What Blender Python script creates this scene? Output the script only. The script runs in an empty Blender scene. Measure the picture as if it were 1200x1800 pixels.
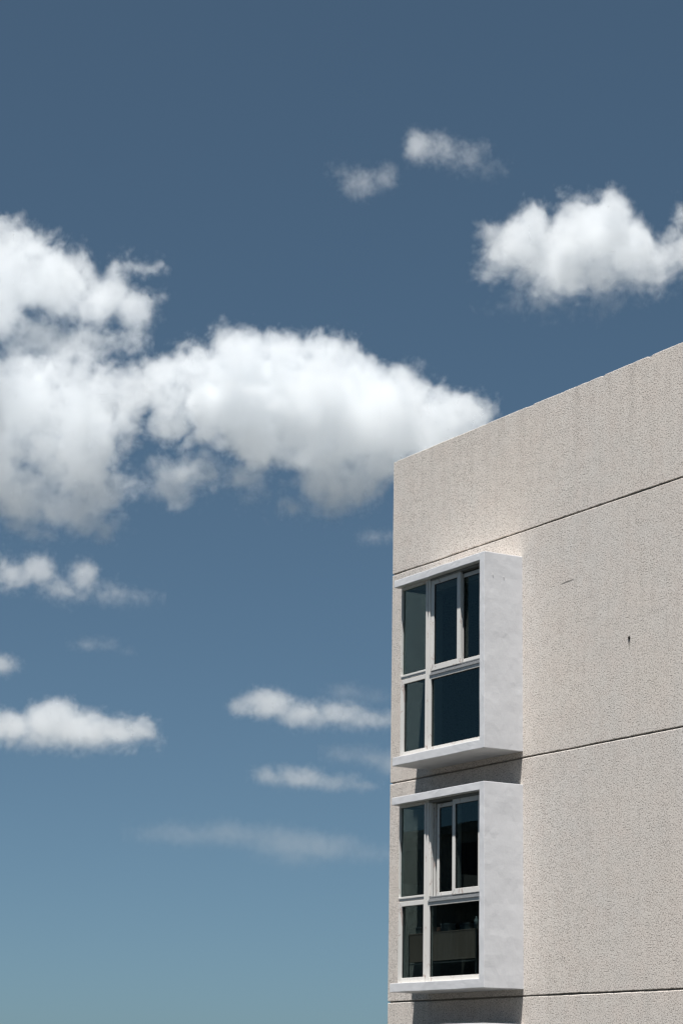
import bpy, bmesh, math, random
from mathutils import Vector, Matrix, noise

random.seed(7)
scene = bpy.context.scene
COL = scene.collection

# ------------------------------------------------------------------ camera
# World frame: the facade is the plane Y = 0 (outside is -Y), X runs along it,
# the far corner of the building is at X = 0, the ground is Z = 0.
G = 13.2                                    # height of the joint under the top storey
F_PX = 4012.763                             # focal length in units of the 1200 x 1800 photograph
PITCH, ROLL, YAW = 0.24877, -0.01699, 0.53315
CAM = Vector((27.16827, -16.90409, G - 4.20068))
FWD_H = Vector((-math.cos(YAW), math.sin(YAW), 0.0))
RIGHT_H = Vector((math.sin(YAW), math.cos(YAW), 0.0))
ZUP = Vector((0, 0, 1))
FWD = FWD_H * math.cos(PITCH) + ZUP * math.sin(PITCH)
UPV = -FWD_H * math.sin(PITCH) + ZUP * math.cos(PITCH)
cr, sr = math.cos(ROLL), math.sin(ROLL)
CR = RIGHT_H * cr - UPV * sr
CU = RIGHT_H * sr + UPV * cr
cam_data = bpy.data.cameras.new('camera')
cam_data.sensor_fit = 'VERTICAL'
cam_data.sensor_height = 36.0
cam_data.lens = 36.0 * F_PX / 1800.0
cam_data.clip_start = 0.1
cam_data.clip_end = 60000.0
cam = bpy.data.objects.new('camera', cam_data)
COL.objects.link(cam)
M = Matrix.Identity(4)
for i in range(3):
    M[i][0], M[i][1], M[i][2], M[i][3] = CR[i], CU[i], -FWD[i], CAM[i]
cam.matrix_world = M
scene.camera = cam

# ------------------------------------------------------------------ sky and sun
TO_SUN = Vector((0.67, -1.0, 5.2)).normalized()
world = bpy.data.worlds.new('World')
scene.world = world
world.use_nodes = True
wn = world.node_tree
wn.nodes.clear()
sky = wn.nodes.new('ShaderNodeTexSky')
sky.sky_type = 'NISHITA'
sky.sun_disc = False
sky.sun_elevation = math.asin(TO_SUN.z)
sky.sun_rotation = math.atan2(TO_SUN.x, TO_SUN.y)
sky.altitude = 3000.0
sky.air_density = 0.6
sky.dust_density = 10.0
sky.ozone_density = 0.0
bg = wn.nodes.new('ShaderNodeBackground')
bg.inputs['Strength'].default_value = 0.05
wo = wn.nodes.new('ShaderNodeOutputWorld')
grade = wn.nodes.new('ShaderNodeMix')                # one even tint over the whole sky, as the photograph is graded
grade.data_type = 'RGBA'
grade.blend_type = 'MULTIPLY'
grade.inputs[0].default_value = 1.0
grade.inputs[7].default_value = (0.71, 0.945, 0.965, 1.0)
soften = wn.nodes.new('ShaderNodeGamma')
soften.inputs['Gamma'].default_value = 0.78
wn.links.new(sky.outputs[0], soften.inputs['Color'])
wn.links.new(soften.outputs[0], grade.inputs[6])
wn.links.new(grade.outputs[2], bg.inputs['Color'])
wn.links.new(bg.outputs[0], wo.inputs['Surface'])

sun_data = bpy.data.lights.new('sun', 'SUN')
sun_data.energy = 5.0
sun_data.angle = math.radians(0.53)
sun_data.color = (1.0, 0.955, 0.90)
sun = bpy.data.objects.new('sun', sun_data)
COL.objects.link(sun)
sun.rotation_euler = (-TO_SUN).to_track_quat('-Z', 'Y').to_euler()
sun.location = (0, -20, 60)

scene.view_settings.view_transform = 'Standard'
scene.view_settings.look = 'None'
scene.view_settings.gamma = 1.0
scene.view_settings.use_curve_mapping = False
scene.view_settings.exposure = 1.2
cy = scene.cycles
cy.max_bounces = 16
cy.diffuse_bounces = 5
cy.glossy_bounces = 4
cy.transmission_bounces = 6
cy.transparent_max_bounces = 24
cy.volume_bounces = 8
cy.volume_step_rate = 4.5
cy.volume_max_steps = 512
cy.use_denoising = True

# ------------------------------------------------------------------ helpers
def tag(o, label=None, cat=None, group=None, kind=None):
    if label: o['label'] = label
    if cat: o['category'] = cat
    if group: o['group'] = group
    if kind: o['kind'] = kind
    return o

def empty(name, loc=(0, 0, 0), parent=None):
    o = bpy.data.objects.new(name, None)
    COL.objects.link(o)
    o.empty_display_size = 0.3
    o.location = loc
    o.parent = parent
    return o

def link(name, bm, mat, parent=None, loc=(0, 0, 0), smooth=False):
    bmesh.ops.recalc_face_normals(bm, faces=bm.faces[:])
    me = bpy.data.meshes.new(name)
    bm.to_mesh(me)
    bm.free()
    if smooth:
        for p in me.polygons:
            p.use_smooth = True
    me.materials.append(mat)
    o = bpy.data.objects.new(name, me)
    COL.objects.link(o)
    o.location = loc
    o.parent = parent
    return o

def bm_box(bm, u0, u1, w0, w1, v0, v1):
    """u along the facade, w outwards from it, v up (local)."""
    vs = [bm.verts.new((u, -w, v)) for u in (u0, u1) for w in (w0, w1) for v in (v0, v1)]
    for q in ((0, 1, 3, 2), (4, 6, 7, 5), (0, 4, 5, 1), (2, 3, 7, 6), (0, 2, 6, 4), (1, 5, 7, 3)):
        bm.faces.new([vs[i] for i in q])
    return vs

def bevel(bm, off, seg=1):
    if off > 0:
        bmesh.ops.recalc_face_normals(bm, faces=bm.faces[:])
        bmesh.ops.bevel(bm, geom=bm.edges[:], offset=off, segments=seg, affect='EDGES', profile=0.6)

def box(name, u0, u1, w0, w1, v0, v1, mat, parent=None, bev=0.003, loc=(0, 0, 0)):
    bm = bmesh.new()
    bm_box(bm, u0, u1, w0, w1, v0, v1)
    bevel(bm, bev)
    return link(name, bm, mat, parent, loc)

# ------------------------------------------------------------------ materials
def new_mat(name):
    m = bpy.data.materials.new(name)
    m.use_nodes = True
    nt = m.node_tree
    nt.nodes.clear()
    out = nt.nodes.new('ShaderNodeOutputMaterial')
    return m, nt, out

def nd(nt, typ, **kw):
    n = nt.nodes.new(typ)
    for k, v in kw.items():
        if k.startswith('i_'):
            n.inputs[k[2:].replace('_', ' ')].default_value = v
        else:
            setattr(n, k, v)
    return n

def noise_node(nt, coord, scale, detail=3.0, rough=0.5, dist=0.0, stretch=None):
    if stretch:
        mp = nd(nt, 'ShaderNodeMapping')
        mp.inputs['Scale'].default_value = stretch
        nt.links.new(coord, mp.inputs['Vector'])
        coord = mp.outputs[0]
    n = nd(nt, 'ShaderNodeTexNoise')
    n.inputs['Scale'].default_value = scale
    n.inputs['Detail'].default_value = detail
    n.inputs['Roughness'].default_value = rough
    n.inputs['Distortion'].default_value = dist
    nt.links.new(coord, n.inputs['Vector'])
    return n.outputs['Fac']

def ramp(nt, fac, stops):
    r = nd(nt, 'ShaderNodeValToRGB')
    e = r.color_ramp.elements
    while len(e) < len(stops):
        e.new(0.5)
    for i, (p, c) in enumerate(stops):
        e[i].position = p
        e[i].color = (c, c, c, 1) if isinstance(c, (int, float)) else (*c, 1)
    nt.links.new(fac, r.inputs['Fac'])
    return r.outputs['Color']

def mixc(nt, fac, a, b, mode='MIX'):
    m = nd(nt, 'ShaderNodeMix', data_type='RGBA', blend_type=mode)
    for sock, val in ((m.inputs[0], fac), (m.inputs[6], a), (m.inputs[7], b)):
        if isinstance(val, (int, float)):
            sock.default_value = val
        elif isinstance(val, tuple):
            sock.default_value = (*val, 1)
        else:
            nt.links.new(val, sock)
    return m.outputs[2]

def bump(nt, height, strength, dist, prev=None):
    b = nd(nt, 'ShaderNodeBump')
    b.inputs['Strength'].default_value = strength
    b.inputs['Distance'].default_value = dist
    nt.links.new(height, b.inputs['Height'])
    if prev is not None:
        nt.links.new(prev, b.inputs['Normal'])
    return b.outputs[0]

def principled(nt, out, color, rough=0.6, normal=None, spec=0.5, metallic=0.0):
    b = nd(nt, 'ShaderNodeBsdfPrincipled')
    if isinstance(color, tuple):
        b.inputs['Base Color'].default_value = (*color, 1)
    else:
        nt.links.new(color, b.inputs['Base Color'])
    if isinstance(rough, (int, float)):
        b.inputs['Roughness'].default_value = rough
    else:
        nt.links.new(rough, b.inputs['Roughness'])
    b.inputs['Specular IOR Level'].default_value = spec
    b.inputs['Metallic'].default_value = metallic
    if normal is not None:
        nt.links.new(normal, b.inputs['Normal'])
    nt.links.new(b.outputs[0], out.inputs['Surface'])
    return b

def objco(nt):
    return nd(nt, 'ShaderNodeTexCoord').outputs['Object']

def mat_stucco():
    m, nt, out = new_mat('rough_cast_stucco')
    co = objco(nt)
    large = noise_node(nt, co, 0.55, 4, 0.55)
    mid = noise_node(nt, co, 3.2, 4, 0.6)
    streak = noise_node(nt, co, 1.0, 5, 0.65, 0.15, (9.0, 9.0, 0.55))
    grain = noise_node(nt, co, 48, 4, 0.75)
    pits = noise_node(nt, co, 62, 2, 0.6)
    clus = noise_node(nt, co, 7.0, 3, 0.6)
    c = mixc(nt, ramp(nt, large, [(0.35, 0.0), (0.65, 1.0)]), (0.715, 0.665, 0.622), (0.68, 0.652, 0.628))
    c = mixc(nt, ramp(nt, mid, [(0.42, 0.0), (0.72, 0.40)]), c, (0.70, 0.61, 0.565))
    c = mixc(nt, ramp(nt, streak, [(0.50, 0.0), (0.80, 0.26)]), c, (0.36, 0.335, 0.31))
    # rain runs that start under the roof edge and under every joint
    px = nd(nt, 'ShaderNodeSeparateXYZ')
    nt.links.new(co, px.inputs[0])
    def run(expr_from, period, reach, width, amount, col):
        nonlocal c
        sub = nd(nt, 'ShaderNodeMath', operation='SUBTRACT')
        sub.inputs[0].default_value = expr_from
        nt.links.new(px.outputs['Z'], sub.inputs[1])
        dist = sub.outputs[0]
        if period:
            md = nd(nt, 'ShaderNodeMath', operation='FLOORED_MODULO')
            nt.links.new(dist, md.inputs[0])
            md.inputs[1].default_value = period
            dist = md.outputs[0]
        runs = noise_node(nt, co, 1.0, 4, 0.65, 0.0, (width, width, 0.35))
        fall = nd(nt, 'ShaderNodeMapRange')
        fall.inputs['From Max'].default_value = reach
        fall.inputs['To Min'].default_value = 1.0
        fall.inputs['To Max'].default_value = 0.0
        nt.links.new(dist, fall.inputs['Value'])
        mu = nd(nt, 'ShaderNodeMath', operation='MULTIPLY')
        nt.links.new(fall.outputs[0], mu.inputs[0])
        nt.links.new(ramp(nt, runs, [(0.47, 0.0), (0.68, 1.0)]), mu.inputs[1])
        am = nd(nt, 'ShaderNodeMath', operation='MULTIPLY')
        nt.links.new(mu.outputs[0], am.inputs[0])
        am.inputs[1].default_value = amount
        c = mixc(nt, am.outputs[0], c, col)
    run(G + 4.69, None, 1.3, 5.5, 0.34, (0.36, 0.325, 0.30))
    run(G + 3.0, 3.0, 0.8, 7.5, 0.16, (0.38, 0.345, 0.315))
    oi = nd(nt, 'ShaderNodeObjectInfo')                   # each storey was mixed a touch differently
    tone = ramp(nt, oi.outputs['Random'], [(0.0, (0.955, 0.96, 0.97)), (1.0, (1.0, 0.985, 0.965))])
    c = mixc(nt, 1.0, c, tone, 'MULTIPLY')
    c = mixc(nt, ramp(nt, grain, [(0.50, 0.0), (0.64, 0.65)]), c, (0.84, 0.81, 0.775))
    lim = nd(nt, 'ShaderNodeMath', operation='MULTIPLY_ADD')       # pits come in looser and denser patches
    lim.inputs[1].default_value = 0.12
    nt.links.new(clus, lim.inputs[0])
    nt.links.new(pits, lim.inputs[2])
    c = mixc(nt, ramp(nt, lim.outputs[0], [(0.455, 0.80), (0.53, 0.0)]), c, (0.16, 0.14, 0.125))
    n1 = bump(nt, grain, 0.16, 0.006)
    n2 = bump(nt, ramp(nt, lim.outputs[0], [(0.42, 0.0), (0.56, 1.0)]), 0.22, 0.008, n1)
    principled(nt, out, c, 0.95, n2, 0.15)
    return m

def mat_paint(name, base, dirt, chip=None, wave=0.0, rough=0.55):
    m, nt, out = new_mat(name)
    co = objco(nt)
    d = noise_node(nt, co, 2.6, 6, 0.65)
    st = noise_node(nt, co, 1.0, 5, 0.6, 0.1, (7, 7, 1.1))
    c = mixc(nt, ramp(nt, d, [(0.45, 0.0), (0.75, 0.12)]), base, dirt)
    c = mixc(nt, ramp(nt, st, [(0.52, 0.0), (0.80, 0.22)]), c, dirt)
    if chip:
        ch = noise_node(nt, co, 13, 5, 0.7, 0.6, (1, 1, 0.45))
        c = mixc(nt, ramp(nt, ch, [(0.59, 0.0), (0.63, 0.8)]), c, chip)
    geo = nd(nt, 'ShaderNodeNewGeometry')                # dust lies on what faces up
    sp = nd(nt, 'ShaderNodeSeparateXYZ')
    nt.links.new(geo.outputs['Normal'], sp.inputs[0])
    c = mixc(nt, ramp(nt, sp.outputs['Z'], [(0.75, 0.0), (0.95, 0.8)]), c, (0.34, 0.32, 0.29))
    big = noise_node(nt, co, 1.0, 2, 0.4, 0.0, (2.2, 2.2, 5.0))
    fine = noise_node(nt, co, 38, 3, 0.6)
    n = bump(nt, fine, 0.25, 0.002)
    if wave:
        n = bump(nt, big, wave, 0.02, n)
    principled(nt, out, c, rough, n, 0.3)
    return m

def mat_plain(name, a, b, scale=6.0, rough=0.8, stretch=None, bmp=0.2, spec=0.3):
    m, nt, out = new_mat(name)
    co = objco(nt)
    f = noise_node(nt, co, scale, 5, 0.6, 0.2, stretch)
    c = mixc(nt, ramp(nt, f, [(0.3, 0.0), (0.7, 1.0)]), a, b)
    n = bump(nt, noise_node(nt, co, scale * 8, 3), bmp, 0.004)
    principled(nt, out, c, rough, n, spec)
    return m

def mat_glass():
    m, nt, out = new_mat('tinted_glass')
    co = objco(nt)
    tr = nd(nt, 'ShaderNodeBsdfTransparent')
    tr.inputs['Color'].default_value = (0.545, 0.595, 0.595, 1)
    gl = nd(nt, 'ShaderNodeBsdfGlossy')
    gl.inputs['Roughness'].default_value = 0.0
    gl.inputs['Color'].default_value = (0.68, 0.88, 0.88, 1)
    lw = nd(nt, 'ShaderNodeLayerWeight')                 # Schlick, the same from both sides of a pane
    lw.inputs['Blend'].default_value = 0.5
    pw = nd(nt, 'ShaderNodeMath', operation='POWER')
    pw.inputs[1].default_value = 5.0
    nt.links.new(lw.outputs['Facing'], pw.inputs[0])
    fr = nd(nt, 'ShaderNodeMath', operation='MULTIPLY_ADD')
    fr.inputs[1].default_value = 0.96
    fr.inputs[2].default_value = 0.04
    nt.links.new(pw.outputs[0], fr.inputs[0])
    wav = bump(nt, noise_node(nt, co, 1.3, 1, 0.4), 0.03, 0.01)
    nt.links.new(wav, gl.inputs['Normal'])
    mx = nd(nt, 'ShaderNodeMixShader')
    nt.links.new(fr.outputs[0], mx.inputs[0])
    nt.links.new(tr.outputs[0], mx.inputs[1])
    nt.links.new(gl.outputs[0], mx.inputs[2])
    nt.links.new(mx.outputs[0], out.inputs['Surface'])
    return m

STUCCO = mat_stucco()
CORE = mat_plain('bare_concrete', (0.20, 0.19, 0.175), (0.27, 0.255, 0.235), 8)
WHITE = mat_paint('white_wall_paint', (0.685, 0.70, 0.735), (0.58, 0.59, 0.62), None, 0.12)
FRAME = mat_paint('weathered_frame_paint', (0.72, 0.715, 0.70), (0.55, 0.53, 0.51), (0.46, 0.37, 0.34), 0.0, 0.45)
METAL = mat_plain('grey_track_metal', (0.17, 0.18, 0.19), (0.27, 0.28, 0.29), 10, 0.45, (1, 1, 12), 0.1, 0.5)
RUBBER = mat_plain('dark_gasket', (0.03, 0.03, 0.032), (0.06, 0.06, 0.06), 20)
GLASS = mat_glass()
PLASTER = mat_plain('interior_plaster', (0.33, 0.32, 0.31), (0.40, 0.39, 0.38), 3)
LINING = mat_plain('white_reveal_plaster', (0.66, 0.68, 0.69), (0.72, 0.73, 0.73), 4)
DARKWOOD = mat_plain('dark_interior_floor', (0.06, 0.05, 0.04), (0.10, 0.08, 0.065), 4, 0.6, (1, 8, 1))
PANEL = mat_plain('grey_brown_board', (0.86, 0.64, 0.53), (0.64, 0.47, 0.39), 4, 0.7, (7, 7, 0.6))
CURTAIN = mat_plain('dark_curtain_cloth', (0.035, 0.033, 0.035), (0.06, 0.056, 0.055), 6, 0.95, (12, 12, 0.4))
BLUEGREY = mat_plain('blue_grey_card', (0.22, 0.27, 0.30), (0.30, 0.34, 0.36), 6)
PALE = mat_plain('pale_plastic', (0.55, 0.62, 0.66), (0.62, 0.68, 0.70), 6, 0.5)
BLACK = mat_plain('hole_dark', (0.015, 0.014, 0.013), (0.03, 0.028, 0.025), 30, 1.0)
GROUND = mat_plain('ground_asphalt_earth', (0.02, 0.022, 0.016), (0.035, 0.033, 0.027), 0.08, 0.95)

# ------------------------------------------------------------------ ground
bm = bmesh.new()
R = 30000.0
ring = [bm.verts.new((R * math.cos(a), R * math.sin(a), 0)) for a in [i * math.pi / 32 for i in range(64)]]
bm.faces.new(ring)
tag(link('ground', bm, GROUND), kind='structure')

# ------------------------------------------------------------------ the building
LEN, DEPTH, ROOF = 16.0, 12.0, 4.684        # along the facade, into the block, roof edge above joint G
U_L, U_R, DEEP = 1.006, 3.214, 0.602        # bay window
STOREYS = [(3.0, ROOF), (0.0, 3.0), (-3.0, 0.0), (-6.0, -3.0), (-9.0, -6.0), (-12.0, -9.0), (-G, -12.0)]
BAYS = (0.0, -3.0, -6.0)
building = empty('building')
tag(building, 'pale rough-cast concrete block with white box bay windows stacked at its corner', 'building')
OP = (1.07, 3.10, 0.205, 2.55)              # the opening behind a bay, relative to its storey

def wob(u, seed, amp):
    return amp * (noise.noise(Vector((u * 1.3, seed, 0.0))) * 1.2 + 0.6 * noise.noise(Vector((u * 6.0, seed, 3.0))) + 0.35 * noise.noise(Vector((u * 23.0, seed, 7.0))))

NICKS = {0.05: 0.010, 2.35: 0.007, 3.45: 0.009, 5.0: 0.012, 5.95: 0.016, 6.0: 0.006}

def wall_panel(k, v0, v1):
    """One storey of the facade: a slab 30 mm thick between two shadow joints, its edges slightly uneven and chamfered."""
    bm = bmesh.new()
    hole = v0 in BAYS
    us = []
    u = 0.0
    while u < LEN:
        us.append(u)
        u += 0.05 if u < 8.0 else 0.25
    us.append(LEN)
    if hole:
        us = sorted(set([x for x in us if abs(x - OP[0]) > 0.012 and abs(x - OP[1]) > 0.012] + [OP[0], OP[1]]))
    top = k == 0
    g, ch = 0.0125, 0.005
    rows = []
    for u in us:
        b = v0 + g + wob(u, 2.0 * k, 0.006) if v0 > -G else v0
        t = v1 - g * 0.9 + wob(u, 2.0 * k - 1.0, 0.0045) if not top else v1 + wob(u, 50.0, 0.006) - 0.012 * max(0.0, noise.noise(Vector((u * 3.1, 9.0, 1.0))) - 0.42) * 4 - (0.0 if not top else NICKS.get(round(u, 2), 0.0))
        x = u
        wv = 0.004 * noise.noise(Vector((u * 0.8, k * 3.3, 0)))
        col = [(x, 0.03 if not top else 0.03, b), (x, 0.0 + ch + wv, b), (x, wv, b + ch)]
        if hole:
            col += [(x, wv, v0 + OP[2]), (x, wv, v0 + OP[3])]
        col += [(x, wv, t - ch), (x, wv + ch, t), (x, 0.03, t)]
        rows.append([bm.verts.new((p[0] + (0.004 * noise.noise(Vector((p[2] * 9, 1, 1))) if u == 0 else 0), p[1], p[2] + G)) for p in col])
    n = len(rows[0])
    for i in range(len(rows) - 1):
        inside = hole and us[i] >= OP[0] - 1e-6 and us[i + 1] <= OP[1] + 1e-6
        for j in range(n - 1):
            if inside and j == 3:
                continue
            bm.faces.new([rows[i][j], rows[i + 1][j], rows[i + 1][j + 1], rows[i][j + 1]])
    bm.faces.new([v for v in rows[0]])
    o = link('wall_panel', bm, STUCCO, building)
    return o

for k, (v0, v1) in enumerate(STOREYS):
    wall_panel(k, v0, v1)

def core_piece(u0, u1, v0, v1):
    box('wall_core', u0, u1, -0.15, -0.022, v0 + G, v1 + G, CORE, building, 0)

core_piece(0.16, LEN, 2.75, ROOF - 0.03)
for b in BAYS:
    o0, o1, p0, p1 = OP
    core_piece(0.16, o0, b + p0 - 0.001, b + p1 + 0.001)
    core_piece(o1, LEN, b + p0 - 0.001, b + p1 + 0.001)
core_piece(0.16, LEN, 2.551, 2.749)
core_piece(0.16, LEN, -3 + 2.552, 0.203)
core_piece(0.16, LEN, -6 + 2.552, -3 + 0.203)
core_piece(0.16, LEN, -G, -6 + 0.203)
bm = bmesh.new()
bm_box(bm, 0.004, 0.158, -DEPTH, -0.031, 0.0, G + ROOF - 0.006)
link('side_wall', bm, STUCCO, building)
box('side_wall', LEN - 0.16, LEN - 0.002, -DEPTH, -0.151, 0.0, G + ROOF - 0.006, STUCCO, building, 0)
box('back_wall', 0.159, LEN - 0.161, -DEPTH, -DEPTH + 0.15, 0.0, G + ROOF - 0.006, STUCCO, building, 0)
box('roof_slab', 0.159, LEN - 0.161, -DEPTH + 0.151, -0.151, G + 3.55, G + 3.85, CORE, building, 0)
for b in (3.0, 0.0, -3.0, -6.0):
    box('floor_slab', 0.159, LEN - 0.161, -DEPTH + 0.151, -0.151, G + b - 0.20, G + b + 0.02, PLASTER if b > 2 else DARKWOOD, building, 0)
for b in BAYS:
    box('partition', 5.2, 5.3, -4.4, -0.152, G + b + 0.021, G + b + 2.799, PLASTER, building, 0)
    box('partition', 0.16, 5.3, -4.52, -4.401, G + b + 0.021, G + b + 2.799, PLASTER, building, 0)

for b in BAYS:                                            # plastered reveals of the openings
    box('reveal_lining', OP[0] + 0.001, OP[0] + 0.013, -0.149, 0.005, G + b + 0.21, G + b + 2.545, LINING, building, 0)
    box('reveal_lining', OP[1] - 0.013, OP[1] - 0.001, -0.149, 0.005, G + b + 0.21, G + b + 2.545, LINING, building, 0)

# ------------------------------------------------------------------ bay windows
def ring_frame(bm, u0, u1, v0, v1, l, r, t, b, w0, w1, gap=0.0015):
    """Four mitred members with a hairline at each mitre."""
    O = [(u0, v0), (u1, v0), (u1, v1), (u0, v1)]
    I = [(u0 + l, v0 + b), (u1 - r, v0 + b), (u1 - r, v1 - t), (u0 + l, v1 - t)]
    for i in range(4):
        j = (i + 1) % 4
        d = Vector((O[j][0] - O[i][0], O[j][1] - O[i][1])).normalized() * gap
        quad = [(O[i][0] + d.x, O[i][1] + d.y), (O[j][0] - d.x, O[j][1] - d.y), (I[j][0] - d.x, I[j][1] - d.y), (I[i][0] + d.x, I[i][1] + d.y)]
        fr = [bm.verts.new((x, -w1, z)) for x, z in quad]
        bk = [bm.verts.new((x, -w0, z)) for x, z in quad]
        bm.faces.new(fr)
        bm.faces.new(bk[::-1])
        for a in range(4):
            c = (a + 1) % 4
            bm.faces.new([fr[a], bk[a], bk[c], fr[c]])

def sash(name, par, z, u0, u1, v0, v1, l, r, t, b, w0, w1, mat=None, glass=True):
    bm = bmesh.new()
    ring_frame(bm, u0, u1, v0, v1, l, r, t, b, w0, w1)
    bevel(bm, 0.002)
    link(name, bm, mat or FRAME, par, (0, 0, z))
    wm = (w0 + w1) / 2
    bm = bmesh.new()                                    # dark glazing gasket
    ring_frame(bm, u0 + l - 0.004, u1 - r + 0.004, v0 + b - 0.004, v1 - t + 0.004, 0.009, 0.009, 0.009, 0.009, wm - 0.008, wm + 0.012, 0)
    link('gasket', bm, RUBBER, par, (0, 0, z))
    if glass:
        pane(par, z, u0 + l - 0.003, u1 - r + 0.003, v0 + b - 0.003, v1 - t + 0.003, wm)

def pane(par, z, u0, u1, v0, v1, w):
    bm = bmesh.new()
    bm_box(bm, u0, u1, w - 0.003, w + 0.003, v0, v1)
    # a hair of tilt, as real panes have
    for v in bm.verts:
        v.co.y += 0.0015 * (v.co.x - u0) * random.uniform(0.9, 1.1)
    return link('pane', bm, GLASS, par, (0, 0, z))

def surround(par, z, seed):
    """Head, right cheek and sill of the box: one painted shell, edges a little uneven."""
    prof = [(U_L, 0.085), (U_R, 0.085), (U_R, 2.657), (U_L, 2.657), (U_L, 2.556), (3.105, 2.556), (3.105, 0.200), (U_L, 0.200)]
    bm = bmesh.new()
    f = [bm.verts.new((u, -DEEP, v)) for u, v in prof]
    b = [bm.verts.new((u, 0.006, v)) for u, v in prof]
    bm.faces.new(f)
    bm.faces.new(b[::-1])
    for i in range(len(prof)):
        j = (i + 1) % len(prof)
        bm.faces.new([f[i], f[j], b[j], b[i]])
    bevel(bm, 0.005, 2)
    bmesh.ops.triangulate(bm, faces=[x for x in bm.faces if len(x.verts) > 4])
    for _ in range(5):
        long = [e for e in bm.edges if e.calc_length() > 0.09]
        if not long:
            break
        bmesh.ops.subdivide_edges(bm, edges=long, cuts=1)
        bmesh.ops.triangulate(bm, faces=[x for x in bm.faces if len(x.verts) > 4])
    for v in bm.verts:
        q = v.co * 3.0 + Vector((seed, 0, 0))
        n = noise.noise_vector(q) * 0.0028 + noise.noise_vector(q * 5) * 0.0012
        if v.co.y < -0.01:
            v.co += n
    link('surround', bm, WHITE, par, (0, 0, z))

def bay_window(z, opened, seed, label):
    p = empty('bay_window', (0, 0, 0), building)
    p['label'] = label
    surround(p, z, seed)
    wf, wb = 0.512, 0.452                                # faces of the window frame
    Z = (0, 0, z)
    box('jamb', 1.058, 1.071, wb, wf, 1.272, 2.553, FRAME, p, 0.002, Z)
    box('head_rail', 1.0725, 1.684, wb, wf, 2.520, 2.553, FRAME, p, 0.002, Z)
    # stepped mullion
    bm = bmesh.new()
    bm_box(bm, 1.686, 1.722, wb, wf + 0.004, 0.202, 2.552)
    bm_box(bm, 1.7235, 1.745, wb, wf - 0.012, 0.202, 2.552)
    bm_box(bm, 1.7465, 1.783, wb, wf + 0.002, 0.202, 2.552)
    bevel(bm, 0.002)
    link('mullion', bm, FRAME, p, Z)
    bm = bmesh.new()
    bm_box(bm, 1.060, 1.684, wb, wf + 0.002, 1.303, 1.328)
    bm_box(bm, 1.060, 1.684, wb, wf - 0.004, 1.272, 1.3015)
    bevel(bm, 0.002)
    link('transom', bm, FRAME, p, Z)
    pane(p, z, 1.068, 1.688, 1.326, 2.523, 0.478)
    sash('sash', p, z, 1.060, 1.684, 0.202, 1.264, 0.078, 0.010, 0.060, 0.066, wb, wf)
    sash('sash', p, z, 1.785, 3.103, 0.202, 1.221, 0.030, 0.030, 0.046, 0.058, wb, wf)
    # sliding track with ribs, top and bottom
    bm = bmesh.new()
    for w0, w1, a, b in ((0.40, 0.520, 1.2225, 1.236), (0.40, 0.508, 1.237, 1.252), (0.40, 0.50, 1.253, 1.266), (0.40, 0.492, 1.267, 1.278), (0.488, 0.494, 1.279, 1.296), (0.452, 0.458, 1.279, 1.296), (0.40, 0.412, 1.279, 1.310)):
        bm_box(bm, 1.785, 3.103, w0, w1, a, b)
    bevel(bm, 0.0015)
    link('track', bm, METAL, p, Z)
    bm = bmesh.new()
    for w0, w1, a, b in ((0.40, 0.512, 2.543, 2.553), (0.502, 0.512, 2.522, 2.542), (0.452, 0.458, 2.518, 2.542), (0.40, 0.412, 2.50, 2.542)):
        bm_box(bm, 1.785, 3.103, w0, w1, a, b)
    bevel(bm, 0.0015)
    link('head_track', bm, METAL, p, Z)
    if not opened:
        sash('sliding_sash', p, z, 1.790, 2.500, 1.290, 2.530, 0.076, 0.078, 0.066, 0.072, 0.462, 0.500)
        sash('sliding_sash', p, z, 2.440, 3.103, 1.292, 2.500, 0.060, 0.030, 0.052, 0.056, 0.416, 0.450)
    else:
        sash('sliding_sash', p, z, 2.332, 2.992, 1.288, 2.515, 0.066, 0.066, 0.064, 0.070, 0.462, 0.500)
        sash('sliding_sash', p, z, 1.895, 2.420, 1.290, 2.500, 0.055, 0.055, 0.050, 0.052, 0.416, 0.450)
        box('track_jamb', 1.785, 1.815, 0.452, 0.496, 1.30, 2.520, FRAME, p, 0.002, Z)
        box('track_jamb', 1.8165, 1.840, 0.416, 0.446, 1.30, 2.520, FRAME, p, 0.002, Z)
        box('track_jamb', 2.994, 3.103, 0.42, 0.480, 1.30, 2.520, FRAME, p, 0.002, Z)
    # glazed return on the far cheek
    box('return_post', 1.060, 1.085, 0.008, 0.050, 0.202, 2.552, FRAME, p, 0.002, Z)
    box('return_rail', 1.060, 1.085, 0.051, 0.450, 2.515, 2.552, FRAME, p, 0.002, Z)
    box('return_rail', 1.060, 1.085, 0.051, 0.450, 1.270, 1.320, FRAME, p, 0.002, Z)
    box('return_rail', 1.060, 1.085, 0.051, 0.450, 0.202, 0.262, FRAME, p, 0.002, Z)
    for a, b in ((0.260, 1.272), (1.318, 2.517)):
        bm = bmesh.new()
        bm_box(bm, 1.069, 1.075, 0.049, 0.452, a, b)
        link('pane', bm, GLASS, p, Z)
    return p

bw1 = bay_window(G, False, 1.0, 'topmost bay window with both sliding sashes closed')
bw2 = bay_window(G - 3, True, 5.0, 'bay window under the topmost one, its outer sash slid open')
bw3 = bay_window(G - 6, False, 9.0, 'lowest bay window, only its white top edge in view')

# screws and putty spots on the cheek of the topmost bay
for w, v in ((0.47, 2.36), (0.30, 2.35)):
    bm = bmesh.new()
    bmesh.ops.create_cone(bm, cap_ends=True, segments=10, radius1=0.007, radius2=0.005, depth=0.004, matrix=Matrix.Translation((U_R + 0.004, -w, v)) @ Matrix.Rotation(math.pi / 2, 4, 'Y'))
    link('screw_head', bm, FRAME, bw1, (0, 0, G))

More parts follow.
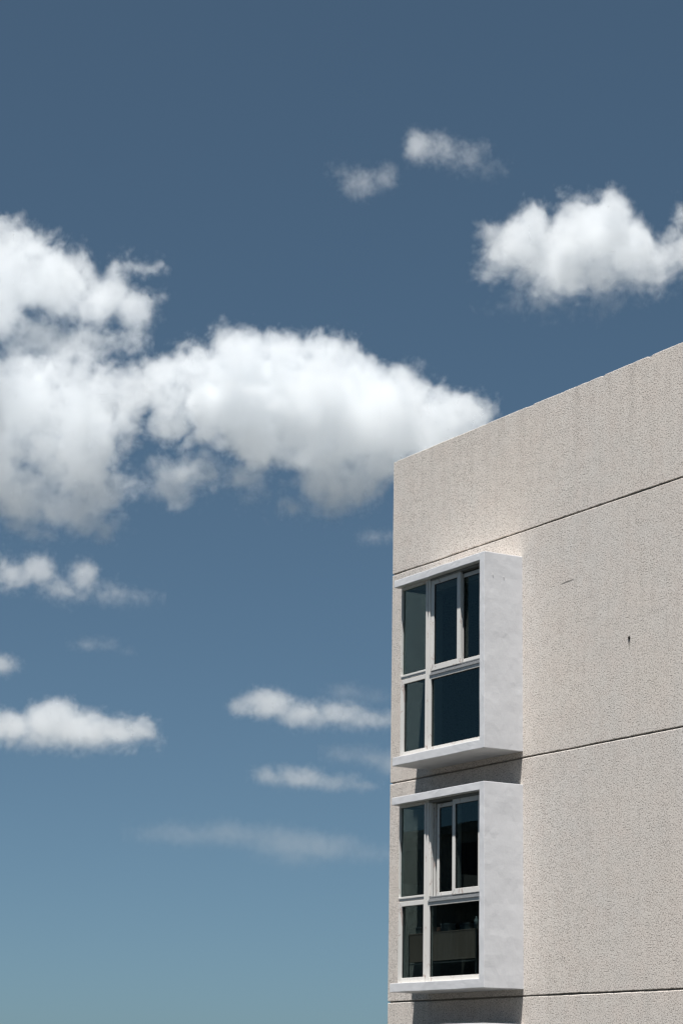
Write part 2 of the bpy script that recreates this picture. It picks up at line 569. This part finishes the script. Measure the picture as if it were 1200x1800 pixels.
# old fixing hole with a rust run, and a hairline crack, in the top storey panel
bm = bmesh.new()
bmesh.ops.create_cone(bm, cap_ends=True, segments=12, radius1=0.026, radius2=0.018, depth=0.012, matrix=Matrix.Translation((5.455, -0.002, G + 1.215)) @ Matrix.Rotation(math.pi / 2, 4, 'X'))
link('fixing_hole', bm, BLACK, building)
bm = bmesh.new()
pts = [(0.0, 0.014), (-0.02, 0.016), (-0.05, 0.011), (-0.085, 0.006), (-0.13, 0.002)]
L = [bm.verts.new((5.452 - h, -0.0015 + 0.004 * noise.noise(Vector((5.45 * 0.8, 3.3, 0))), G + 1.20 + d)) for d, h in pts]
Rr = [bm.verts.new((5.452 + h, -0.0015 + 0.004 * noise.noise(Vector((5.45 * 0.8, 3.3, 0))), G + 1.20 + d)) for d, h in pts]
for i in range(len(pts) - 1):
    bm.faces.new([L[i], Rr[i], Rr[i + 1], L[i + 1]])
link('rust_run', bm, CORE, building)
bm = bmesh.new()
prev = None
for i in range(13):
    u = 4.05 + i * 0.025
    v = G + 2.135 + i * 0.0015 + 0.008 * noise.noise(Vector((u * 9, 4, 4)))
    h = 0.006 * math.sin(math.pi * (i + 0.3) / 12.6) + 0.001
    ys = 0.004 * noise.noise(Vector((u * 0.8, 3.3, 0))) - 0.0012
    a, b = bm.verts.new((u, ys, v - h)), bm.verts.new((u, ys, v + h))
    if prev:
        bm.faces.new([prev[0], a, b, prev[1]])
    prev = (a, b)
link('crack', bm, CORE, building)

# ------------------------------------------------------------------ things inside the middle bay
ZB = G - 3
desk = empty('window_desk', (1.9, -0.33, ZB + 0.201))
tag(desk, 'low desk with a grey-brown board front behind the glass of the open bay window', 'desk')
def dpart(name, u0, u1, w0, w1, v0, v1, mat, bev=0.002):
    return box(name, u0 - 1.9, u1 - 1.9, w0 - 0.33, w1 - 0.33, v0 - 0.201, v1 - 0.201, mat, desk, bev)
dpart('front_board', 1.238, 2.782, 0.430, 0.446, 0.470, 0.822, PANEL)
dpart('top_board', 1.230, 2.790, 0.150, 0.448, 0.8235, 0.838, PANEL)
dpart('rail', 1.250, 2.775, 0.432, 0.446, 0.435, 0.450, METAL)
for u in (1.212, 2.792):
    dpart('leg', u, u + 0.016, 0.432, 0.448, 0.201, 0.822, METAL)
    dpart('leg', u, u + 0.016, 0.160, 0.178, 0.201, 0.822, METAL)
for nm, lab, u0, u1, h, w0, w1, mt in (
        ('storage_box', 'dark blue-grey box on the desk, farthest from the white cheek', 1.16, 1.27, 0.10, 0.20, 0.30, BLUEGREY),
        ('storage_box', 'wide grey-brown box on the desk, left of the tall one', 1.45, 1.68, 0.085, 0.19, 0.31, PANEL),
        ('storage_box', 'tall grey box near the middle of the desk', 1.80, 1.97, 0.115, 0.20, 0.32, BLUEGREY),
        ('storage_box', 'blue-grey box on the desk nearest the white cheek', 2.22, 2.43, 0.10, 0.19, 0.31, BLUEGREY)):
    e = empty(nm, ((u0 + u1) / 2, -(w0 + w1) / 2, ZB + 0.8385))
    tag(e, lab, 'box', 'boxes on the window desk')
    hu, hw = (u1 - u0) / 2, (w1 - w0) / 2
    box('carton', -hu, hu, -hw, hw, 0, h * 0.8, mt, e, 0.003)
    box('lid', -hu - 0.004, hu + 0.004, -hw - 0.004, hw + 0.004, h * 0.8 + 0.0005, h, mt, e, 0.003)
bm = bmesh.new()
prof = [(0.0, 0.0), (0.030, 0.0), (0.031, 0.10), (0.026, 0.125), (0.011, 0.150), (0.011, 0.170), (0.0, 0.170)]
prevr = None
for r, h in prof:
    rr = [bm.verts.new((max(r, 1e-4) * math.cos(a), max(r, 1e-4) * math.sin(a), h)) for a in [i * math.pi / 8 for i in range(16)]]
    if prevr:
        for i in range(16):
            bm.faces.new([prevr[i], prevr[(i + 1) % 16], rr[(i + 1) % 16], rr[i]])
    prevr = rr
bt = link('bottle', bm, PALE, None, (2.60, -0.30, ZB + 0.8385), True)
tag(bt, 'small pale bottle at the end of the desk beside the white cheek', 'bottle')
# dark curtain with a scalloped hem hung behind the lower lights
def curtain(u0, u1, w, v0, v1, scallop, label, n=90):
    bm = bmesh.new()
    cols = []
    for i in range(n + 1):
        u = u0 + (u1 - u0) * i / n
        fold = 0.018 * math.sin(u * 46) + 0.010 * math.sin(u * 19 + 1)
        hem = v0 + scallop * abs(math.sin((u - u0) * math.pi / 0.62)) * -1
        cols.append([bm.verts.new((u, -(w + fold * (0.4 + 0.6 * j / 6)), G * 0 + ZB + v1 + (hem - v1) * j / 6)) for j in range(7)])
    for i in range(n):
        for j in range(6):
            bm.faces.new([cols[i][j], cols[i + 1][j], cols[i + 1][j + 1], cols[i][j + 1]])
    o = link('curtain', bm, CURTAIN, None, (0, 0, 0), True)
    md = o.modifiers.new('thickness', 'SOLIDIFY')
    md.thickness = 0.004
    tag(o, label, 'curtain')
    return o
curtain(1.20, 3.06, 0.02, 0.95, 2.50, 0.07, 'dark curtain with a scalloped hem inside the open bay window')
box('blind_wand', -0.006, 0.006, -0.006, 0.006, -0.40, 0.0, PALE, None, 0.002, (1.100, -0.43, ZB + 1.20))
tag(bpy.data.objects['blind_wand'], 'thin pale blind wand hanging behind the narrow lower pane', 'blind wand')

# ------------------------------------------------------------------ added block out of view, shades the facade from sky, mirrored in panes
GREYWALL = mat_plain('grey_render', (0.24, 0.225, 0.21), (0.31, 0.29, 0.27), 1.2, 0.9, (1, 1, 0.4))
nb = empty('added_shading_block', (-20.0, -34.0, 0.0))
tag(nb, 'added grey block out of view, screening sky light from the facade, mirrored dimly in the window panes', 'building')
NL, NH = 100.0, 19.0
def npart(name, u0, u1, y0, y1, z0, z1, mat):
    return box(name, u0, u1, -y1, -y0, z0, z1, mat, nb, 0)
npart('wall', -NL / 2, NL / 2, -14.0, -0.6, 0.0, NH, GREYWALL)
npart('roof_edge', -NL / 2 - 0.3, NL / 2 + 0.3, -14.3, -0.3, NH + 0.001, NH + 0.35, CORE)
par_mesh = win_mesh = None
for st in range(6):
    z = 0.6 + st * 3.1
    for bay in range(20):
        x = -NL / 2 + 2.5 + bay * 5.0
        if par_mesh is None:
            p0 = npart('balcony_parapet', -1.5, 1.5, -0.599, 0.9, 0.0, 1.05, GREYWALL)
            w0 = npart('window', -1.2, 1.2, -0.599, -0.55, 1.06, 2.5, BLACK)
            par_mesh, win_mesh = p0.data, w0.data
            p0.location = w0.location = (x, 0, z)
            continue
        for nm, me in (('balcony_parapet', par_mesh), ('window', win_mesh)):
            o = bpy.data.objects.new(nm, me)
            COL.objects.link(o)
            o.parent = nb
            o.location = (x, 0, z)

# ------------------------------------------------------------------ clouds (real scattering volumes, kilometres away)
def pix_ray(px, py):
    return FWD + CR * ((px - 600) / F_PX) + CU * ((900 - py) / F_PX)

cm, nt, out = new_mat('cloud_droplets')
pv = nd(nt, 'ShaderNodeVolumePrincipled')
pv.inputs['Color'].default_value = (0.845, 0.870, 0.893, 1)
pv.inputs['Anisotropy'].default_value = 0.45
pv.inputs['Density'].default_value = 0.001             # the grids hold droplets per thousand metres
nt.links.new(pv.outputs[0], out.inputs['Volume'])
CLOUDMAT = cm

def gmath(t, op, a, b=None, c=None):
    n = t.nodes.new('ShaderNodeMath')
    n.operation = op
    for s, v in zip(n.inputs, (a, b, c)):
        if v is None:
            continue
        if isinstance(v, (int, float)):
            s.default_value = v
        else:
            t.links.new(v, s)
    return n.outputs[0]

def gvec(t, op, a, b=None):
    n = t.nodes.new('ShaderNodeVectorMath')
    n.operation = op
    for s, v in zip(n.inputs, (a, b)):
        if v is None:
            continue
        if isinstance(v, (tuple, Vector)):
            s.default_value = v
        else:
            t.links.new(v, s)
    return n.outputs['Value'] if op in ('LENGTH', 'DOT_PRODUCT') else n.outputs['Vector']

def gnoise(t, vec, scale, detail, rough, dist=0.0, lac=2.0):
    n = t.nodes.new('ShaderNodeTexNoise')
    n.inputs['Scale'].default_value = scale
    n.inputs['Detail'].default_value = detail
    n.inputs['Roughness'].default_value = rough
    n.inputs['Lacunarity'].default_value = lac
    n.inputs['Distortion'].default_value = dist
    t.links.new(vec, n.inputs['Vector'])
    return n.outputs['Fac']

def cloud(label, puffs, dist, dens=1.0, amp=24.0, soft=12.0, feat=75.0, vox=1.8, depth=2.6, cap=15.0, veil=5.0, seed=0.0, holes=(), drop=0.0):
    """puffs: (x, y, rx, ry) as seen from the camera, turned into ellipsoids of the cloud's own size and depth at its distance."""
    puffs = [(p[0], p[1] + drop) + tuple(p[2:]) for p in puffs]
    cxm = sum(p[0] for p in puffs) / len(puffs)
    cym = sum(p[1] for p in puffs) / len(puffs)
    ray = pix_ray(cxm, cym)
    hd = Vector((ray.x, ray.y, 0)).length
    centre = CAM + ray * (dist / hd)
    away = Vector((ray.x, ray.y, 0)).normalized()
    side = away.cross(ZUP).normalized()
    s = dist / F_PX * math.cos(PITCH)                    # metres per photograph pixel at that distance
    def local(px, py):
        r = pix_ray(px, py)
        d = CAM + r * (dist / r.dot(away)) - centre
        return d.dot(side), d.z
    data = bpy.data.volumes.new('cloud')
    o = bpy.data.objects.new('cloud', data)
    COL.objects.link(o)
    o.location = centre
    o.rotation_euler.z = math.atan2(side.y, side.x)
    data.materials.append(CLOUDMAT)
    t = bpy.data.node_groups.new('cloud_density', 'GeometryNodeTree')
    t.interface.new_socket('Geometry', in_out='OUTPUT', socket_type='NodeSocketGeometry')
    go = t.nodes.new('NodeGroupOutput')
    pos = t.nodes.new('GeometryNodeInputPosition').outputs[0]
    acc = None
    lo, hi = Vector((1e9,) * 3), Vector((-1e9,) * 3)
    rnd = random.Random(int(seed * 10) + 5)
    ry_max = max(p[3] for p in puffs)
    for q in list(puffs):
        px, py, rx, ry = q[:4]
        x, z = local(px, py)
        ryd = depth * (rx * ry) ** 0.5 * s * 1.15
        y = rnd.uniform(-0.4, 0.4) * ryd
        c, r = Vector((x, y, z)), Vector((rx * s, ryd, ry * s))
        m = max(amp * 0.55 + 4, veil + amp * 0.35 + 4) * s
        for i in range(3):
            lo[i] = min(lo[i], c[i] - r[i] - m)
            hi[i] = max(hi[i], c[i] + r[i] + m)
        v = gvec(t, 'DIVIDE', gvec(t, 'SUBTRACT', pos, c), r)
        val = gmath(t, 'MULTIPLY', gmath(t, 'SUBTRACT', 1.0, gvec(t, 'LENGTH', v)), min(r.x, r.z) * 1.1)
        acc = val if acc is None else gmath(t, 'SMOOTH_MAX', acc, val, 10.0 * s)
    for (px, py, rx, ry) in holes:
        x, z = local(px, py)
        r = Vector((rx * s, 400 * s, ry * s))
        v = gvec(t, 'DIVIDE', gvec(t, 'SUBTRACT', pos, Vector((x, 0, z))), r)
        val = gmath(t, 'MULTIPLY', gmath(t, 'SUBTRACT', gvec(t, 'LENGTH', v), 1.0), min(rx, ry) * s)
        acc = gmath(t, 'SMOOTH_MIN', acc, val, 12.0 * s)
    off = gvec(t, 'ADD', pos, Vector((seed * 1000.0, seed * 777.0, seed * 333.0)))
    n1 = gnoise(t, off, 1.0 / (feat * s), 6.0, 0.74, 0.35)
    vo = t.nodes.new('ShaderNodeTexVoronoi')              # rounded billows
    vo.inputs['Scale'].default_value = 1.0 / (feat * 0.34 * s)
    t.links.new(off, vo.inputs['Vector'])
    nn = gmath(t, 'ADD', gmath(t, 'MULTIPLY', gmath(t, 'SUBTRACT', n1, 0.5), 6.0 * amp * s),
               gmath(t, 'MULTIPLY', gmath(t, 'SUBTRACT', 0.5, vo.outputs['Distance']), 1.0 * amp * s))
    val = gmath(t, 'ADD', gmath(t, 'MINIMUM', gmath(t, 'ADD', acc, -0.15 * amp * s), cap * s), nn)
    mr = t.nodes.new('ShaderNodeMapRange')                # thin veil outside, full density inside
    # the base of a cloud is looser and thinner than its top
    sep = t.nodes.new('ShaderNodeSeparateXYZ')
    t.links.new(pos, sep.inputs[0])
    zr = hi.z - lo.z
    hmap = t.nodes.new('ShaderNodeMapRange')
    hmap.interpolation_type = 'SMOOTHSTEP'
    hmap.inputs['From Min'].default_value = lo.z + 0.12 * zr
    hmap.inputs['From Max'].default_value = lo.z + 0.55 * zr
    t.links.new(sep.outputs['Z'], hmap.inputs['Value'])
    hf = hmap.outputs[0]
    t.links.new(gmath(t, 'MULTIPLY_ADD', hf, -0.3 * soft * s, 1.3 * soft * s), mr.inputs['From Max'])
    mr.inputs['From Min'].default_value = -veil * s
    mr.inputs['To Min'].default_value = 0.0
    # denser and thinner clots inside
    clot = gmath(t, 'MULTIPLY_ADD', gmath(t, 'SUBTRACT', gnoise(t, off, 1.0 / (feat * 0.8 * s), 3.0, 0.55), 0.5), 2.0, 1.0)
    clot = gmath(t, 'MAXIMUM', clot, 0.2)
    full = gmath(t, 'MULTIPLY', clot, gmath(t, 'MULTIPLY_ADD', hf, dens * 10.0 / s, dens * 7.8 / s))
    mr.inputs['To Max'].default_value = 1.0
    t.links.new(val, mr.inputs['Value'])
    vc = t.nodes.new('GeometryNodeVolumeCube')
    t.links.new(gmath(t, 'MULTIPLY', gmath(t, 'POWER', mr.outputs[0], 1.7), full), vc.inputs['Density'])
    vc.inputs['Min'].default_value = lo
    vc.inputs['Max'].default_value = hi
    for i, ax in enumerate('XYZ'):
        vc.inputs['Resolution ' + ax].default_value = max(8, int((hi[i] - lo[i]) / (vox * s * (2.8 if i == 1 else 1.0))))
    sm = t.nodes.new('GeometryNodeSetMaterial')
    sm.inputs['Material'].default_value = CLOUDMAT
    t.links.new(vc.outputs[0], sm.inputs[0])
    t.links.new(sm.outputs[0], go.inputs[0])
    md = o.modifiers.new('density', 'NODES')
    md.node_group = t
    tag(o, label, 'cloud', 'clouds in the blue sky')
    return o

cloud('largest white cumulus, its right end going behind the building roof',
      [(290, 675, 55, 45), (350, 655, 65, 45), (420, 650, 70, 62), (500, 662, 80, 64), (575, 670, 80, 66), (640, 700, 80, 62), (700, 725, 75, 62), (760, 735, 65, 58),
       (810, 750, 50, 45), (848, 722, 22, 20), (560, 740, 110, 70), (660, 780, 90, 70), (450, 740, 80, 55), (380, 720, 70, 45), (580, 830, 60, 55), (640, 815, 60, 45),
       (300, 845, 62, 30), (355, 808, 52, 24), (425, 830, 50, 20), (300, 735, 42, 32), (450, 870, 30, 16), (250, 850, 30, 16), (520, 880, 30, 12)],
      4200, drop=9, seed=1.1, holes=[(255, 785, 30, 36)])
cloud('bulky white cumulus cut by the picture edge, beside the largest one',
      [(40, 700, 75, 55), (110, 690, 80, 52), (180, 690, 65, 45), (230, 700, 40, 40), (60, 770, 80, 55), (150, 770, 70, 60), (215, 760, 35, 35), (30, 860, 70, 60),
       (110, 860, 80, 55), (180, 850, 50, 40), (60, 910, 80, 30), (150, 915, 60, 28), (195, 930, 22, 16), (-40, 780, 80, 130)],
      4400, dens=0.8, drop=4, seed=2.3, holes=[(38, 800, 18, 13), (60, 842, 22, 9), (120, 650, 130, 15)])
cloud('white domed cloud at the picture edge above the bulky cumulus',
      [(-60, 496, 120, 68), (20, 478, 70, 56), (70, 483, 65, 50), (120, 508, 65, 46), (165, 518, 55, 40), (200, 500, 30, 44), (235, 530, 42, 33), (265, 547, 28, 20), (100, 530, 110, 20), (252, 468, 26, 7)],
      4000, amp=21, drop=8, seed=3.7, holes=[(140, 580, 190, 15)])
cloud('thin ragged cloud strip between two thicker clouds at the picture edge',
      [(30, 608, 55, 18), (90, 614, 78, 24), (165, 606, 68, 21), (225, 602, 36, 14)], 4100, dens=0.8, amp=16, feat=50, seed=4.9, holes=[(140, 576, 190, 13), (130, 652, 150, 12)])
cloud('lone white cumulus above the roof line with a grey-blue base',
      [(885, 455, 48, 32), (915, 422, 40, 38), (940, 408, 32, 34), (1005, 402, 44, 48), (1045, 388, 50, 46), (1075, 396, 42, 46), (1110, 422, 50, 42), (1000, 450, 120, 38),
       (1150, 455, 55, 28), (1205, 455, 50, 28), (858, 470, 30, 16), (1196, 375, 14, 20), (955, 520, 75, 15), (1055, 513, 85, 15), (1120, 500, 40, 12)],
      3300, amp=19, feat=65, seed=5.2)
cloud('small curled wisp high in the sky, the upper of two',
      [(734, 254, 30, 24), (772, 271, 42, 16), (818, 282, 48, 14), (862, 297, 32, 9)], 3000, dens=0.58, amp=9, feat=30, vox=1.4, seed=6.4)
cloud('small puffy wisp high in the sky, the lower of two',
      [(596, 302, 20, 8), (634, 315, 38, 17), (674, 320, 28, 15)], 3000, dens=0.52, amp=9, feat=30, vox=1.4, seed=7.9)
cloud('flat-based white cloud low at the picture edge',
      [(20, 1280, 50, 28), (95, 1273, 60, 34), (152, 1275, 58, 28), (205, 1285, 52, 23), (250, 1283, 32, 21), (100, 1298, 150, 14), (-40, 1285, 60, 26)], 7500, dens=1.1, amp=13, feat=44, vox=1.6, seed=8.3)
cloud('broken cloud trailing into wisps below the bulky cumulus',
      [(68, 1000, 32, 28), (20, 1015, 48, 22), (112, 1030, 52, 20), (150, 1005, 30, 24), (205, 1045, 46, 15), (250, 1050, 30, 8)], 5600, dens=0.60, amp=16, feat=44, vox=1.6, seed=9.6)
cloud('tiny cloud tip poking in at the picture edge', [(2, 1172, 34, 18)], 6800, dens=0.75, amp=10, feat=26, vox=1.4, seed=10.2)
cloud('thin short streak of cloud above the flat-based one', [(150, 1133, 26, 7), (180, 1132, 26, 7), (225, 1146, 12, 5)], 6600, dens=0.5, amp=6, feat=24, vox=1.2, veil=5, seed=11.7)
cloud('elongated white cloud touching the wall at the height of the topmost bay window',
      [(430, 1240, 28, 18), (475, 1242, 52, 26), (530, 1257, 58, 22), (592, 1254, 54, 21), (645, 1266, 54, 17), (700, 1268, 40, 15)], 7800, dens=0.70, amp=12, feat=38, vox=1.5, seed=12.5)
cloud('elongated faint cloud below the one touching the wall',
      [(468, 1362, 30, 15), (520, 1368, 54, 19), (580, 1377, 54, 14), (630, 1381, 36, 10)], 9500, dens=0.50, amp=10, feat=36, vox=1.5, seed=13.1)
cloud('small soft cloud at the wall beside the soffit of the topmost bay', [(610, 1328, 36, 10), (660, 1335, 32, 15), (690, 1348, 28, 22)], 9000, dens=0.22, amp=9, feat=30, vox=1.5, veil=10, seed=14.4)
cloud('long faint veil of cloud nearest the horizon',
      [(320, 1466, 90, 16), (420, 1467, 90, 20), (500, 1482, 66, 28), (570, 1490, 76, 26), (520, 1507, 60, 18), (645, 1502, 70, 16)], 13000, dens=0.085, amp=13, feat=50, vox=2.0, veil=9, seed=15.8)
cloud('tiny wisp at the wall just below the largest cumulus', [(655, 948, 28, 9), (685, 944, 16, 7)], 5200, dens=0.5, amp=7, feat=22, vox=1.2, veil=6, seed=16.2)
cloud('pale smear above the elongated cloud at the wall', [(605, 1212, 36, 12), (655, 1222, 42, 9)], 7600, dens=0.16, amp=8, feat=28, vox=1.5, veil=8, seed=17.3)
